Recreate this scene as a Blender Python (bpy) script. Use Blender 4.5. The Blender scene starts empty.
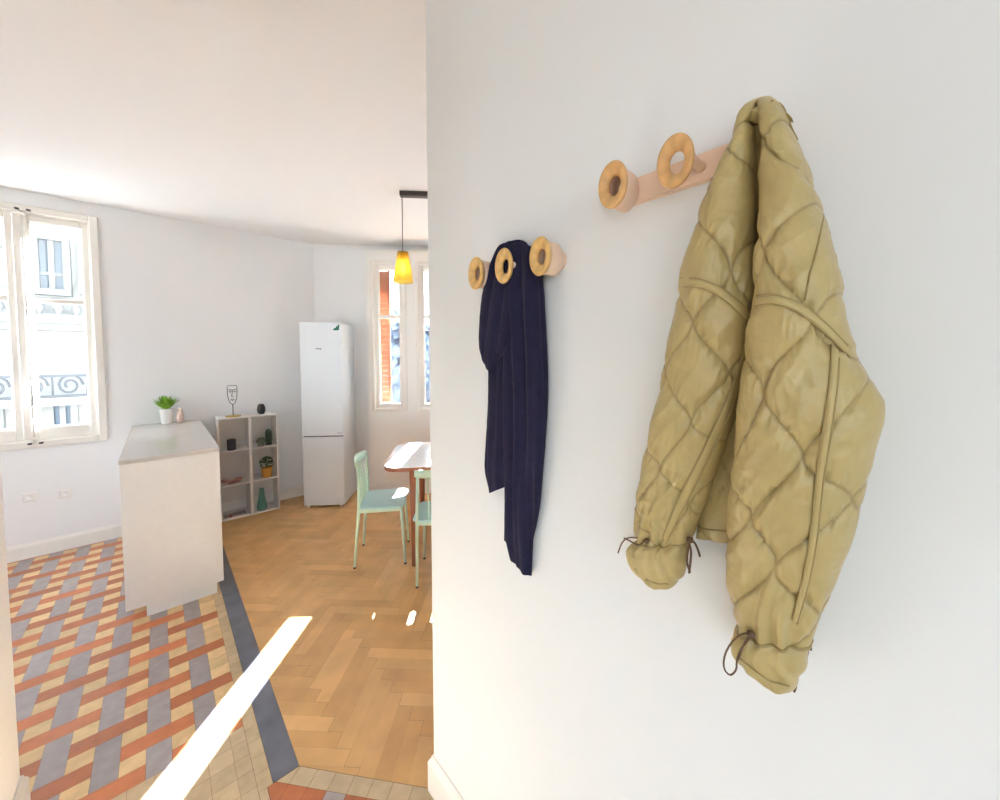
import bpy, math, random
from mathutils import Vector, Matrix, noise
random.seed(7)
K = 1.05          # all plan measures below were taken for an eye height of 1.50; K brings them to metres
H = 1.5
sc = bpy.context.scene
COL = sc.collection
PI = math.pi

# ---------------------------------------------------------------- camera
F, CX, CY = 375.1, 500.0, 372.46
yaw, pitch, roll = 0.738389, 0.0424329, 0.00358
fw = Vector((math.sin(yaw)*math.cos(pitch), math.cos(yaw)*math.cos(pitch), -math.sin(pitch)))
r0 = Vector((math.cos(yaw), -math.sin(yaw), 0)); d0 = fw.cross(r0)
rt = math.cos(roll)*r0 + math.sin(roll)*d0
dn = -math.sin(roll)*r0 + math.cos(roll)*d0
cam = bpy.data.cameras.new('camera'); co = bpy.data.objects.new('camera', cam); COL.objects.link(co)
cam.sensor_width = 36; cam.lens = F/1000*36; cam.shift_y = -(400-CY)/1000; cam.clip_start = .02; cam.clip_end = 200
m = Matrix((( rt.x, -dn.x, -fw.x, 0), (rt.y, -dn.y, -fw.y, 0), (rt.z, -dn.z, -fw.z, H*K), (0, 0, 0, 1)))
co.matrix_world = m
sc.camera = co

def ray(x, y):
    return rt*((x-CX)/F) + dn*((y-CY)/F) + fw
def wallpt(x, y, X):            # point of the vertical plane x = X
    d = ray(x, y); t = X/d.x
    return Vector((X, d.y*t, H+d.z*t))
def proj(p):
    q = Vector(p) - Vector((0, 0, H)); c = q.dot(fw)
    return CX+F*q.dot(rt)/c, CY+F*q.dot(dn)/c

# ---------------------------------------------------------------- materials
def srgb(c):
    return tuple(((v/255)/12.92 if v/255 <= .04045 else (((v/255)+.055)/1.055)**2.4) for v in c) + (1,)
MATS = {}
def mat(name, c, rough=.5, metal=0, bump=0, bscale=60, var=0, vscale=8, attr=None, sheen=0, trans=0, emit=None, spec=.5, coat=0, varc=None, stretch=None, alpha=1):
    if name in MATS: return MATS[name]
    mm = bpy.data.materials.new(name); mm.use_nodes = True
    nt = mm.node_tree; N = nt.nodes; L = nt.links; b = N['Principled BSDF']
    b.inputs['Base Color'].default_value = srgb(c)
    b.inputs['Roughness'].default_value = rough; b.inputs['Metallic'].default_value = metal
    b.inputs['Specular IOR Level'].default_value = spec
    if sheen: b.inputs['Sheen Weight'].default_value = sheen
    if coat: b.inputs['Coat Weight'].default_value = coat
    if trans: b.inputs['Transmission Weight'].default_value = trans
    if alpha < 1: b.inputs['Alpha'].default_value = alpha
    if emit: b.inputs['Emission Color'].default_value = srgb(emit[0]); b.inputs['Emission Strength'].default_value = emit[1]
    tc = N.new('ShaderNodeTexCoord'); src = tc.outputs['Object']
    if stretch:
        mp = N.new('ShaderNodeMapping'); mp.inputs['Scale'].default_value = stretch; L.new(src, mp.inputs['Vector']); src = mp.outputs['Vector']
    col = None
    if attr:
        a = N.new('ShaderNodeAttribute'); a.attribute_name = attr; col = a.outputs['Color']
    if var:
        n = N.new('ShaderNodeTexNoise'); n.inputs['Scale'].default_value = vscale; n.inputs['Detail'].default_value = 4; L.new(src, n.inputs['Vector'])
        rr = N.new('ShaderNodeMapRange'); rr.inputs[1].default_value = .3; rr.inputs[2].default_value = .7
        rr.inputs[3].default_value = 1-var; rr.inputs[4].default_value = 1+var*.6; L.new(n.outputs['Fac'], rr.inputs[0])
        mx = N.new('ShaderNodeMix'); mx.data_type = 'RGBA'; mx.blend_type = 'MULTIPLY'; mx.inputs[0].default_value = 1
        if col: L.new(col, mx.inputs[6])
        else: mx.inputs[6].default_value = srgb(c)
        L.new(rr.outputs[0], mx.inputs[7]); col = mx.outputs[2]
    if col: L.new(col, b.inputs['Base Color'])
    if bump:
        n = N.new('ShaderNodeTexNoise'); n.inputs['Scale'].default_value = bscale; n.inputs['Detail'].default_value = 3; L.new(src, n.inputs['Vector'])
        bp = N.new('ShaderNodeBump'); bp.inputs['Strength'].default_value = bump; bp.inputs['Distance'].default_value = .004
        L.new(n.outputs['Fac'], bp.inputs['Height']); L.new(bp.outputs[0], b.inputs['Normal'])
    MATS[name] = mm; return mm

def glass_mat(name, tint=(.97, .98, .98, 1), refl=.06):
    mm = bpy.data.materials.new(name); mm.use_nodes = True; nt = mm.node_tree; N = nt.nodes; L = nt.links
    N.remove(N['Principled BSDF']); out = N['Material Output']
    t = N.new('ShaderNodeBsdfTransparent'); t.inputs[0].default_value = tint
    g = N.new('ShaderNodeBsdfGlossy'); g.inputs['Roughness'].default_value = .02
    mx = N.new('ShaderNodeMixShader'); mx.inputs[0].default_value = refl
    L.new(t.outputs[0], mx.inputs[1]); L.new(g.outputs[0], mx.inputs[2]); L.new(mx.outputs[0], out.inputs[0])
    return mm

M_WALL = mat('white_wall_paint', (229, 229, 229), .85, bump=.08, bscale=35)
M_CEIL = mat('ceiling_paint', (229, 226, 224), .9)
M_TRIM = mat('trim_paint', (232, 229, 224), .5)
M_PARQ = mat('oak_parquet', (196, 146, 88), .33, attr='Col', var=.16, vscale=5, bump=.12, bscale=30, stretch=(1, 1, 1))
M_TILE = mat('cement_tile', (180, 160, 130), .42, attr='Col', var=.12, vscale=22, bump=.06, bscale=60)
M_SLATE = mat('slate_sill', (104, 106, 116), .45, var=.28, vscale=7, bump=.2, bscale=30)
M_GROUT = mat('grout', (96, 76, 58), .9)
M_GLASS = glass_mat('window_glass')
M_WIN = mat('window_paint', (228, 223, 215), .45)
M_WHITE = mat('white_lacquer', (230, 229, 228), .35, var=.02, vscale=30)
M_TOP = mat('glossy_worktop', (200, 194, 190), .045, var=.03, vscale=9)
M_FRIDGE = mat('fridge_enamel', (214, 218, 222), .35)
M_DARK = mat('dark_gap', (40, 38, 38), .6)

# ---------------------------------------------------------------- mesh builder
class MB:
    def __init__(s): s.v = []; s.f = []; s.mi = []; s.c = []; s.sm = []
    def add(s, vs, fs, mi=0, col=(1, 1, 1), smooth=False):
        o = len(s.v); s.v += [Vector(v) for v in vs]
        for f in fs: s.f.append([o+i for i in f]); s.mi.append(mi); s.c.append(col); s.sm.append(smooth)
        return s
    def box(s, a, b, mi=0, R=None, bev=0):
        x0, y0, z0 = a; x1, y1, z1 = b
        if x0 > x1: x0, x1 = x1, x0
        if y0 > y1: y0, y1 = y1, y0
        if z0 > z1: z0, z1 = z1, z0
        if bev:
            e = min(bev, (x1-x0)*.45, (y1-y0)*.45, (z1-z0)*.45); vs = []; idx = {}
            for ix in (0, 1):
                for iy in (0, 1):
                    for iz in (0, 1):
                        c = ((x0, x1)[ix], (y0, y1)[iy], (z0, z1)[iz]); sg = (1-2*ix, 1-2*iy, 1-2*iz)
                        for ax in range(3):
                            p = list(c)
                            for k in range(3):
                                if k != ax: p[k] += sg[k]*e
                            idx[ix, iy, iz, ax] = len(vs); vs.append(p)
            fs = []
            B = (0, 1)
            for s_ in B:
                fs.append([idx[s_, 0, 0, 0], idx[s_, 1, 0, 0], idx[s_, 1, 1, 0], idx[s_, 0, 1, 0]])
                fs.append([idx[0, s_, 0, 1], idx[1, s_, 0, 1], idx[1, s_, 1, 1], idx[0, s_, 1, 1]])
                fs.append([idx[0, 0, s_, 2], idx[1, 0, s_, 2], idx[1, 1, s_, 2], idx[0, 1, s_, 2]])
            for p in B:
                for q in B:
                    fs.append([idx[p, q, 0, 0], idx[p, q, 1, 0], idx[p, q, 1, 1], idx[p, q, 0, 1]])
                    fs.append([idx[p, 0, q, 0], idx[p, 1, q, 0], idx[p, 1, q, 2], idx[p, 0, q, 2]])
                    fs.append([idx[0, p, q, 1], idx[1, p, q, 1], idx[1, p, q, 2], idx[0, p, q, 2]])
                    for r in B: fs.append([idx[p, q, r, 0], idx[p, q, r, 1], idx[p, q, r, 2]])
        else:
            vs = [(x0,y0,z0),(x1,y0,z0),(x1,y1,z0),(x0,y1,z0),(x0,y0,z1),(x1,y0,z1),(x1,y1,z1),(x0,y1,z1)]
            fs = [(0,3,2,1),(4,5,6,7),(0,1,5,4),(1,2,6,5),(2,3,7,6),(3,0,4,7)]
        if R: vs = [R(Vector(v)) for v in vs]
        return s.add(vs, fs, mi)
    def tube(s, pts, r, n=8, mi=0, cap=True, col=(1, 1, 1), flat=1.0):
        pts = [Vector(p) for p in pts]; rs = r if isinstance(r, (list, tuple)) else [r]*len(pts)
        vs = []; up = None
        for i, p in enumerate(pts):
            t = (pts[min(i+1, len(pts)-1)]-pts[max(i-1, 0)])
            if t.length < 1e-9: t = Vector((0, 0, 1))
            t.normalize()
            if up is None: up = Vector((0, 0, 1)) if abs(t.z) < .9 else Vector((1, 0, 0))
            a = t.cross(up)
            if a.length < 1e-6: a = t.orthogonal()
            a.normalize(); b = a.cross(t).normalized(); up = b
            for k in range(n):
                an = 2*PI*k/n; vs.append(p + a*math.cos(an)*rs[i] + b*math.sin(an)*rs[i]*flat)
        fs = [[i*n+k, i*n+(k+1) % n, (i+1)*n+(k+1) % n, (i+1)*n+k] for i in range(len(pts)-1) for k in range(n)]
        if cap: fs += [list(range(n))[::-1], [(len(pts)-1)*n+k for k in range(n)]]
        return s.add(vs, fs, mi, col, True)
    def lathe(s, prof, c=(0, 0, 0), n=24, mi=0, axis='z', close=False, col=(1, 1, 1)):
        c = Vector(c); vs = []
        for (r, h) in prof:
            for k in range(n):
                a = 2*PI*k/n; x, y = r*math.cos(a), r*math.sin(a)
                vs.append(c+(Vector((x, y, h)) if axis == 'z' else Vector((h, x, y))))
        m_ = len(prof); fs = [[i*n+k, i*n+(k+1) % n, ((i+1) % m_)*n+(k+1) % n, ((i+1) % m_)*n+k] for i in range(m_ if close else m_-1) for k in range(n)]
        if not close:
            if prof[0][0] > 1e-6: fs.append(list(range(n))[::-1])
            if prof[-1][0] > 1e-6: fs.append([(m_-1)*n+k for k in range(n)])
        return s.add(vs, fs, mi, col, True)
    def grid(s, rows, closed=False, mi=0, colf=None):
        n = len(rows[0]); vs = [p for r in rows for p in r]; fs = []
        w = n if closed else n-1
        for i in range(len(rows)-1):
            for k in range(w): fs.append([i*n+k, i*n+(k+1) % n, (i+1)*n+(k+1) % n, (i+1)*n+k])
        return s.add(vs, fs, mi, (1, 1, 1), True)
    def prism(s, poly, z0, z1, mi=0, R=None):
        n = len(poly); vs = [(x, y, z0) for x, y in poly]+[(x, y, z1) for x, y in poly]
        fs = [list(range(n))[::-1], list(range(n, 2*n))]+[[k, (k+1) % n, n+(k+1) % n, n+k] for k in range(n)]
        if R: vs = [R(Vector(v)) for v in vs]
        return s.add(vs, fs, mi)
    def build(s, name, mats, parent=None, base=(0, 0, 0), label=None, vcol=None, sub=0, noshade=False):
        me = bpy.data.meshes.new(name); b = Vector(base)
        me.from_pydata([tuple((v-b)*K) for v in s.v], [], s.f)
        mats = mats if isinstance(mats, (list, tuple)) else [mats]
        for m_ in mats: me.materials.append(m_)
        me.polygons.foreach_set('material_index', s.mi)
        me.polygons.foreach_set('use_smooth', [bool(q) for q in s.sm])
        if any(c != (1, 1, 1) for c in s.c):
            ca = me.color_attributes.new('Col', 'BYTE_COLOR', 'CORNER'); li = 0
            buf = []
            for f, c in zip(s.f, s.c): buf += [c[0], c[1], c[2], 1.0]*len(f)
            ca.data.foreach_set('color', buf)
        if vcol:
            ca = me.color_attributes.new('Col', 'FLOAT_COLOR', 'POINT'); ca.data.foreach_set('color', [q for c in vcol for q in (c[0], c[1], c[2], 1.0)])
        me.validate(); me.update()
        bm_fix(me)
        o = bpy.data.objects.new(name, me); COL.objects.link(o)
        if parent: o.parent = parent
        else: o.location = b*K
        if label: o['label'] = label
        return o
def bm_fix(me):
    import bmesh
    bm = bmesh.new(); bm.from_mesh(me); bmesh.ops.recalc_face_normals(bm, faces=bm.faces); bm.to_mesh(me); bm.free()

def thing(name, label, cat, loc=(0, 0, 0), rz=0, group=None):
    o = bpy.data.objects.new(name, None); o.empty_display_size = .05; COL.objects.link(o)
    o.location = Vector(loc)*K; o.rotation_euler = (0, 0, rz); o['label'] = label; o['category'] = cat
    if group: o['group'] = group
    return o
def tag(o, label, cat, group=None, kind=None):
    o['label'] = label; o['category'] = cat
    if group: o['group'] = group
    if kind: o['kind'] = kind
    return o
def struct(o): o['kind'] = 'structure'; return o
def copy_tree(o, parent=None):
    c = o.copy(); COL.objects.link(c); c.parent = parent
    for ch in list(o.children): copy_tree(ch, c)
    return c
def hexc(c, j=0):
    g = 1+random.uniform(-j, j); q = srgb(c); return (min(1, q[0]*g), min(1, q[1]*g), min(1, q[2]*g))

# ---------------------------------------------------------------- geometry of the plan
P0 = Vector((1.671, 3.947)); U = Vector((.784, -.621)); NN = Vector((-.621, -.784))   # window wall: origin, direction, inward normal
def WS(s, d, z): q = P0+U*s+NN*d; return Vector((q.x, q.y, z))     # d > 0 towards the room
CEIL = 2.73
YB = 4.43; XR = .66; YE = 1.07

def clip(poly, a, b, c):       # keep a*x+b*y >= c
    out = []
    for i in range(len(poly)):
        p, q = poly[i], poly[(i+1) % len(poly)]; dp = a*p[0]+b*p[1]-c; dq = a*q[0]+b*q[1]-c
        if dp >= 0: out.append(p)
        if dp*dq < 0: t = dp/(dp-dq); out.append((p[0]+(q[0]-p[0])*t, p[1]+(q[1]-p[1])*t))
    return out
def shrink(poly, g):
    cx = sum(p[0] for p in poly)/len(poly); cy = sum(p[1] for p in poly)/len(poly); o = []
    for x, y in poly:
        dx, dy = x-cx, y-cy; l = math.hypot(dx, dy)
        o.append((x-dx/l*g, y-dy/l*g) if l > g*1.5 else (cx, cy))
    return o

# ---------------------------------------------------------------- floor
fl = MB()
GREY = (158, 148, 148); YEL = (214, 182, 132); RED = (184, 108, 66)
fl.add([(-2.6, -2.4, -.004), (4.6, -2.4, -.004), (4.6, 4.8, -.004), (-2.6, 4.8, -.004)], [(0, 1, 2, 3)], 3, (.9, .9, .9))
# diagonal joint between hall and parquet: through (.338,1.469) and (.633,1.108)
jd = Vector((.295, -.361)).normalized(); jn = Vector((-jd.y, jd.x))      # jn points to the parquet side
jc = jn.dot(Vector((.338, 1.470)))
def emit(poly, mi, c, z=0):
    poly = [p for p in poly]
    if len(poly) < 3: return
    fl.add([(x, y, z) for x, y in poly], [list(range(len(poly)))], mi, c)
md = .0725; x0, y0 = -.2255, 2.0815
for i in range(-34, 6):
    for j in range(-5, 33):
        X = x0+i*md; Y = y0+j*md
        if X > .205: continue
        if j < -4: continue
        if i % 2 == 0:
            par = (i//2) % 2; red = ((j-2*par) % 4 == 0)
            if red: continue
            if ((j-2*par) % 4) == 1 or j == -4 or (j == -4):
                hgt = 3 if ((j-2*par) % 4) == 1 else 4-((j-2*par) % 4)
                emit(shrink([(X, Y), (X+md, Y), (X+md, min(Y+hgt*md, YB+.02)), (X, min(Y+hgt*md, YB+.02))], .0006), 1, hexc(GREY, .08))
        elif j % 2:
            emit(shrink([(X, Y), (X+md, Y), (X+md, min(Y+md, YB+.02)), (X, min(Y+md, YB+.02))], .0006), 1, hexc(YEL, .12))
for i in range(-36, 6, 2):                          # red bars, three columns long
    par = (i//2) % 2
    for j in range(-8, 36):
        if (j-2*par) % 4: continue
        Y = y0+j*md; X = x0+(i-1)*md
        if Y < y0-4.1*md or Y > YB: continue
        a = X; b = min(X+3*md, .2095)
        if b-a < .02: continue
        h = min(Y+md, YB+.01)
        emit(shrink([(a, Y), (b, Y), (b, h), (a, h)], .0006), 1, hexc(RED, .22))
# yellow infill in the last column and plain borders
for j in range(-4, 33, 2):
    if (j-2*((4//2) % 2)) % 4:
        Y = y0+j*md; emit(shrink([(x0+5*md, Y), (.2095, Y), (.2095, min(Y+md, YB)), (x0+5*md, min(Y+md, YB))], .0006), 1, hexc(YEL, .12))
emit([(.210, 1.4295), (.2340, 1.4295), (.2340, 1.472), (.210, 1.472)], 1, hexc((190, 166, 132), .05))
xs = .2095
for k in range(60):                                 # plain border along the slate
    Y = 1.4725+k*.0725
    if Y > YB: break
    emit(shrink([(xs, Y), (.2525, Y), (.2525, Y+md), (xs, Y+md)], .0005), 1, hexc((192, 168, 132), .07))
yb = y0-4*md
for r in range(60):                                 # plain tiles in front of the pattern
    for c in range(42):
        X = .2345-(c+1)*md; Y = yb-(r+1)*md
        if X < -2.6 or Y < -2.4: break
        q = [(X, Y), (X+md, Y), (X+md, Y+md), (X, Y+md)]
        if Y+md > 1.4725: q = clip(q, -1, 0, -.209)
        emit(shrink(q, .0006), 1, hexc((190, 166, 132), .08))
# slate threshold strip
emit([(.2535, 1.475), (.336, 1.475), (.336, YB+.05), (.2535, YB+.05)], 2, (.9, .9, .9))
# hall tiles laid along the diagonal joint
ox, oy = .338, 1.470
for a in range(-40, 46):
    for b in range(1, 52):
        w = .058 if b == 1 else .0725
        t0 = a*.0725; n0 = 0 if b == 1 else -.058-(b-2)*.0725; n1 = n0-w
        poly = []
        for (t, n_) in ((t0, n0), (t0+.0725, n0), (t0+.0725, n1), (t0, n1)):
            q = Vector((ox, oy))+jd*t+jn*n_; poly.append((q.x, q.y))
        poly = shrink(poly, .0008)
        poly = clip(poly, 0, -1, -1.472); poly = clip(poly, 0, 1, -2.3); poly = clip(poly, 1, 0, .236) if len(poly) > 2 else poly
        poly = clip(poly, -1, 0, -.70) if len(poly) > 2 else poly
        if len(poly) < 3: continue
        if b == 1: c = (194, 172, 138)
        else:
            i, j = a, b
            if i % 2 == 0: c = RED if (j-2*((i//2) % 2)) % 4 == 2 else GREY
            else: c = RED if j % 2 == 0 else YEL
        if poly and max(p[1] for p in poly) < 1.4 and min(p[0] for p in poly) < .22 and b > 1 and max(p[0] for p in poly) > -3: pass
        emit(poly, 1, hexc(c, .1))
# parquet: herringbone boards at 45 degrees
w = .062; n_len = 6; Lb = w*n_len
c45 = math.sqrt(.5)
def rotp(x, y): return (c45*(x-y)+.50, c45*(x+y)+1.49)
def pclip(p):
    p = clip(p, 1, 0, .3365)
    if len(p) > 2: p = clip(p, jn.x, jn.y, jc+.001)
    if len(p) > 2: p = clip(p, 0, -1, -(YB+.05))
    if len(p) > 2: p = clip(p, -1, 0, -4.5)
    if len(p) > 2: p = clip(p, 0, 1, 1.0)
    return p
for i in range(-60, 90):
    for k in range(-14, 14):
        for o in (0, 1):
            # classic herringbone lattice: a horizontal board and a vertical board per cell
            bx = (i+k*n_len)*w + 0; by = (i-k*n_len)*w
            if o == 0: poly = [(bx, by), (bx+Lb, by), (bx+Lb, by+w), (bx, by+w)]
            else: poly = [(bx-w+w, by+w), (bx+w, by+w), (bx+w, by+w+Lb), (bx, by+w+Lb)]
            poly = [rotp(*p) for p in poly]
            cx = sum(p[0] for p in poly)/4; cy = sum(p[1] for p in poly)/4
            if cx < .1 or cx > 4.8 or cy < .6 or cy > 4.8: continue
            poly = pclip(shrink(poly, .0007))
            g = random.random(); c = (220-14*g, 174-16*g, 116-16*g)
            emit(poly, 0, hexc(c, .06 if o else .05))
floor = struct(fl.build('floor', [M_PARQ, M_TILE, M_SLATE, M_GROUT]))
# recalc_face_normals may flip single faces: force them up
for p in floor.data.polygons:
    if p.normal.z < 0: p.flip()

# ---------------------------------------------------------------- shell
def wall_box(name, a, b, m=M_WALL): return struct(MB().box(a, b).build(name, m))
wall_box('wall_right', (XR, -2.3, 0), (XR+.12, YE, CEIL))
wall_box('wall_back', (XR+.12, YE-.12, 0), (3.4, YE, CEIL))
def holed(name, uv, thick, holes, lo, hi, z1=CEIL, m=M_WALL):
    """wall along a direction with rectangular holes; uv(s,d,z)->point"""
    b = MB(); hs = sorted(holes); s = lo
    def bx(sa, sb, za, zb):
        if sb-sa < 1e-4 or zb-za < 1e-4: return
        b.box((sa, thick[0], za), (sb, thick[1], zb), R=lambda v: uv(v.x, v.y, v.z))
    for (sa, sb, za, zb) in hs:
        bx(s, sa, 0, z1); bx(sa, sb, 0, za); bx(sa, sb, zb, z1); s = sb
    bx(s, hi, 0, z1)
    return struct(b.build(name, m))
# left wall (y = YB)
W1 = (-1.115, -.362, .865, 2.585)
holed('wall_left', lambda s, d, z: Vector((s, YB+d, z)), (0, .3), [W1], -2.6, 1.285)
# window wall: recessed plane behind the fridge, then the deep panelled window bay
s0 = (Vector((1.285, 4.43))-P0).dot(U)
wins = [(.06, .395, .93, 2.51), (.535, 1.145, .93, 2.51), (1.75, 2.36, .93, 2.51)]
holed('wall_window', lambda s, d, z: WS(s, d, z), (-.139, -.30), [(w_[0]-.0, w_[1], w_[2], w_[3]) for w_ in wins], s0-.2, 3.3)
holed('trim_1', lambda s, d, z: WS(s, d, z), (0, -.139), [(w_[0], w_[1], w_[2], w_[3]) for w_ in wins], 0, 3.3, 2.64, M_TRIM)
C = WS(3.3, 0, 0); 
wall_box('wall_end', (3.4, YE-.12, 0), (3.52, 2.5, CEIL))
# room's left side and the hall; their window openings are added for fill light
holed('wall_kitchen', lambda s, d, z: Vector((-2.4+d, s, z)), (0, -.15), [(2.5, 3.9, .9, 2.45)], 1.83, 4.6)
FL = -.378; FLY = 1.93
wall_box('wall_front', (-2.4, FLY-.1, 0), (FL, FLY, CEIL))
wall_box('wall_corridor', (FL-.1, .30, 0), (FL, FLY-.1, CEIL))
holed('wall_hall', lambda s, d, z: Vector((-1.7+d, s, z)), (0, -.15), [(-2.15, -.25, .05, 2.3)], -2.3, 1.83)
holed('wall_rear', lambda s, d, z: Vector((s, -2.3+d, z)), (0, -.15), [(-1.3, .0, .05, 2.3)], -1.85, XR+.12)
ce = MB().add([(-2.6, -2.5, CEIL), (4.6, -2.5, CEIL), (4.6, 4.8, CEIL), (-2.6, 4.8, CEIL), (-2.6, -2.5, CEIL+.1), (4.6, -2.5, CEIL+.1), (4.6, 4.8, CEIL+.1), (-2.6, 4.8, CEIL+.1)],
              [(0, 1, 2, 3), (4, 5, 6, 7), (0, 1, 5, 4), (1, 2, 6, 5), (2, 3, 7, 6), (3, 0, 4, 7)])
struct(ce.build('ceiling', M_CEIL))

def baseboard(name, pts, h=.115, t=.014):
    """profile swept along a plan polyline, wall on the left of the walking direction... offset to the right"""
    b = MB(); pr = [(0, 0), (t, 0), (t, h*.80), (t*.75, h*.88), (t*.45, h*.93), (t*.35, h), (0, h)]
    rows = []
    n = len(pts)
    for i, p in enumerate(pts):
        p = Vector(p); dirs = []
        if i > 0: dirs.append((p-Vector(pts[i-1])).normalized())
        if i < n-1: dirs.append((Vector(pts[i+1])-p).normalized())
        ns = [Vector((d.y, -d.x)) for d in dirs]; nn = sum(ns, Vector((0, 0))); nn.normalize(); sc_ = 1/max(.3, nn.dot(ns[0]))
        rows.append([Vector((p.x+nn.x*o*sc_, p.y+nn.y*o*sc_, z)) for o, z in pr])
    vs = [q for r in rows for q in r]; m_ = len(pr); fs = []
    for i in range(n-1):
        for k in range(m_): fs.append([i*m_+k, i*m_+(k+1) % m_, (i+1)*m_+(k+1) % m_, (i+1)*m_+k])
    fs += [list(range(m_)), [(n-1)*m_+k for k in range(m_)]]
    b.add(vs, fs); return struct(b.build(name, M_TRIM))
baseboard('baseboard_left', [(-2.4, YB), (1.27, YB)])
baseboard('baseboard_right', [(XR+.9, YE), (XR, YE), (XR, -2.3)], h=.127, t=.016)
baseboard('baseboard_front', [(FL, .30), (FL, FLY), (-2.3, FLY)], h=.127, t=.016)
baseboard('baseboard_window', [(WS(0, -.139, 0).x, WS(0, -.139, 0).y), (WS(0, 0, 0).x, WS(0, 0, 0).y), (WS(3.2, 0, 0).x, WS(3.2, 0, 0).y)])

# ---------------------------------------------------------------- windows
def frame_rect(b, uv, sa, sb, za, zb, w_, d0_, d1_, bev=.004, bot=None):
    f = lambda v: uv(v.x, v.y, v.z); bt = bot or w_
    b.box((sa, d0_, za), (sa+w_, d1_, zb), R=f, bev=bev); b.box((sb-w_, d0_, za), (sb, d1_, zb), R=f, bev=bev)
    b.box((sa+w_, d0_, za), (sb-w_, d1_, za+bt), R=f, bev=bev); b.box((sa+w_, d0_, zb-w_), (sb-w_, d1_, zb), R=f, bev=bev)
def window(n, uv, sa, sb, za, zb, casements, cas_w=.06, bar_z=1.935, face=0.0, casing=.05, botr=.085):
    root = bpy.data.objects.new('window_%d' % n, None); COL.objects.link(root); root['kind'] = 'structure'
    bs = uv((sa+sb)/2, 0, za); root.location = bs*K
    b = MB(); frame_rect(b, uv, sa-casing, sb+casing, za-casing, zb+casing, casing+.012, face, face+.022)
    frame_rect(b, uv, sa, sb, za, zb, .022, face-.07, face)
    b.build('window_frame', M_WIN, root, bs)
    for (ca, cb) in casements:
        c = MB(); frame_rect(c, uv, ca, cb, za+.022, zb-.022, cas_w*.8, face-.05, face-.004, bot=botr)
        frame_rect(c, uv, ca+cas_w*.8, cb-cas_w*.8, za+.022+botr, zb-.022-cas_w*.8, .009, face-.04, face-.018, bev=.003)
        c.box((ca+cas_w*.8, face-.045, bar_z-.018), (cb-cas_w*.8, face-.010, bar_z+.018), R=lambda v: uv(v.x, v.y, v.z), bev=.004)
        o = c.build('casement', M_WIN, root, bs)
        g = MB(); g.box((ca+cas_w*.8, face-.030, za+botr), (cb-cas_w*.8, face-.027, zb-.06), R=lambda v: uv(v.x, v.y, v.z)); g.build('pane', M_GLASS, o)
        o.children[0].data.transform(Matrix.Translation(-bs*K))
    return root, bs
uvL = lambda s, d, z: Vector((s, YB-d, z))          # d > 0 towards the room
w1, b1 = window(1, uvL, W1[0], W1[1], W1[2], W1[3], [(-1.095, -.748), (-.735, -.372)], cas_w=.060, face=0, casing=.038)
# meeting cover and espagnolette rod
c = MB(); c.box((-.757, .0, .89), (-.712, .016, 2.55), R=lambda v: uvL(v.x, v.y, v.z), bev=.005); c.build('meeting_stile', M_WIN, w1, b1)
c = MB(); c.tube([uvL(-.705, .026, z) for z in (.86, 1.2, 1.8, 2.58)], .006, 10)
c.box((-.722, .004, 2.545), (-.688, .034, 2.565), R=lambda v: uvL(v.x, v.y, v.z), bev=.003); c.box((-.722, .004, .885), (-.688, .034, .905), R=lambda v: uvL(v.x, v.y, v.z), bev=.003)
rod = c.build('espagnolette_rod', M_WIN, w1, b1)
c = MB(); c.tube([uvL(-.705, .035, 1.31), uvL(-.70, .05, 1.30), uvL(-.698, .055, 1.25), uvL(-.7, .055, 1.15)], [.008, .009, .007, .010], 10); c.build('window_handle', M_WIN, rod, b1)
c = MB()
for dx in (-.032, .022):
    for z in (2.587, .862): c.box((-.705+dx, .02, z-.006), (-.705+dx+.022, .034, z+.006), R=lambda v: uvL(v.x, v.y, v.z), bev=.002)
c.build('latch_keeper', M_DARK, w1, b1)
uvR = lambda s, d, z: WS(s, d, z)
cas = [[(.070, .385)], [(.545, .838), (.842, 1.135)], [(1.76, 2.053), (2.057, 2.35)]]
for n, (w_, cs) in enumerate(zip(wins, cas)):
    window(n+2, uvR, w_[0], w_[1], w_[2], w_[3], cs, cas_w=.058, face=-.012, casing=.02, botr=.03)
window(5, lambda s, d, z: Vector((-2.4+d, s, z)), 2.5, 3.9, .9, 2.45, [(2.52, 3.19), (3.20, 3.88)], cas_w=.06, face=-.01, casing=.04)  # unseen window, added to brighten the room from its left side
window(6, lambda s, d, z: Vector((-1.7+d, s, z)), -2.15, -.25, .05, 2.3, [(-2.13, -1.205), (-1.195, -.27)], cas_w=.06, face=-.01, casing=.04)  # unseen hall window, added as fill light for the coat wall
window(7, lambda s, d, z: Vector((s, -2.3+d, z)), -1.3, .0, .05, 2.3, [(-1.28, -.655), (-.645, -.02)], cas_w=.06, face=-.01, casing=.04)  # unseen window behind the camera, added for more hall light
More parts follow.
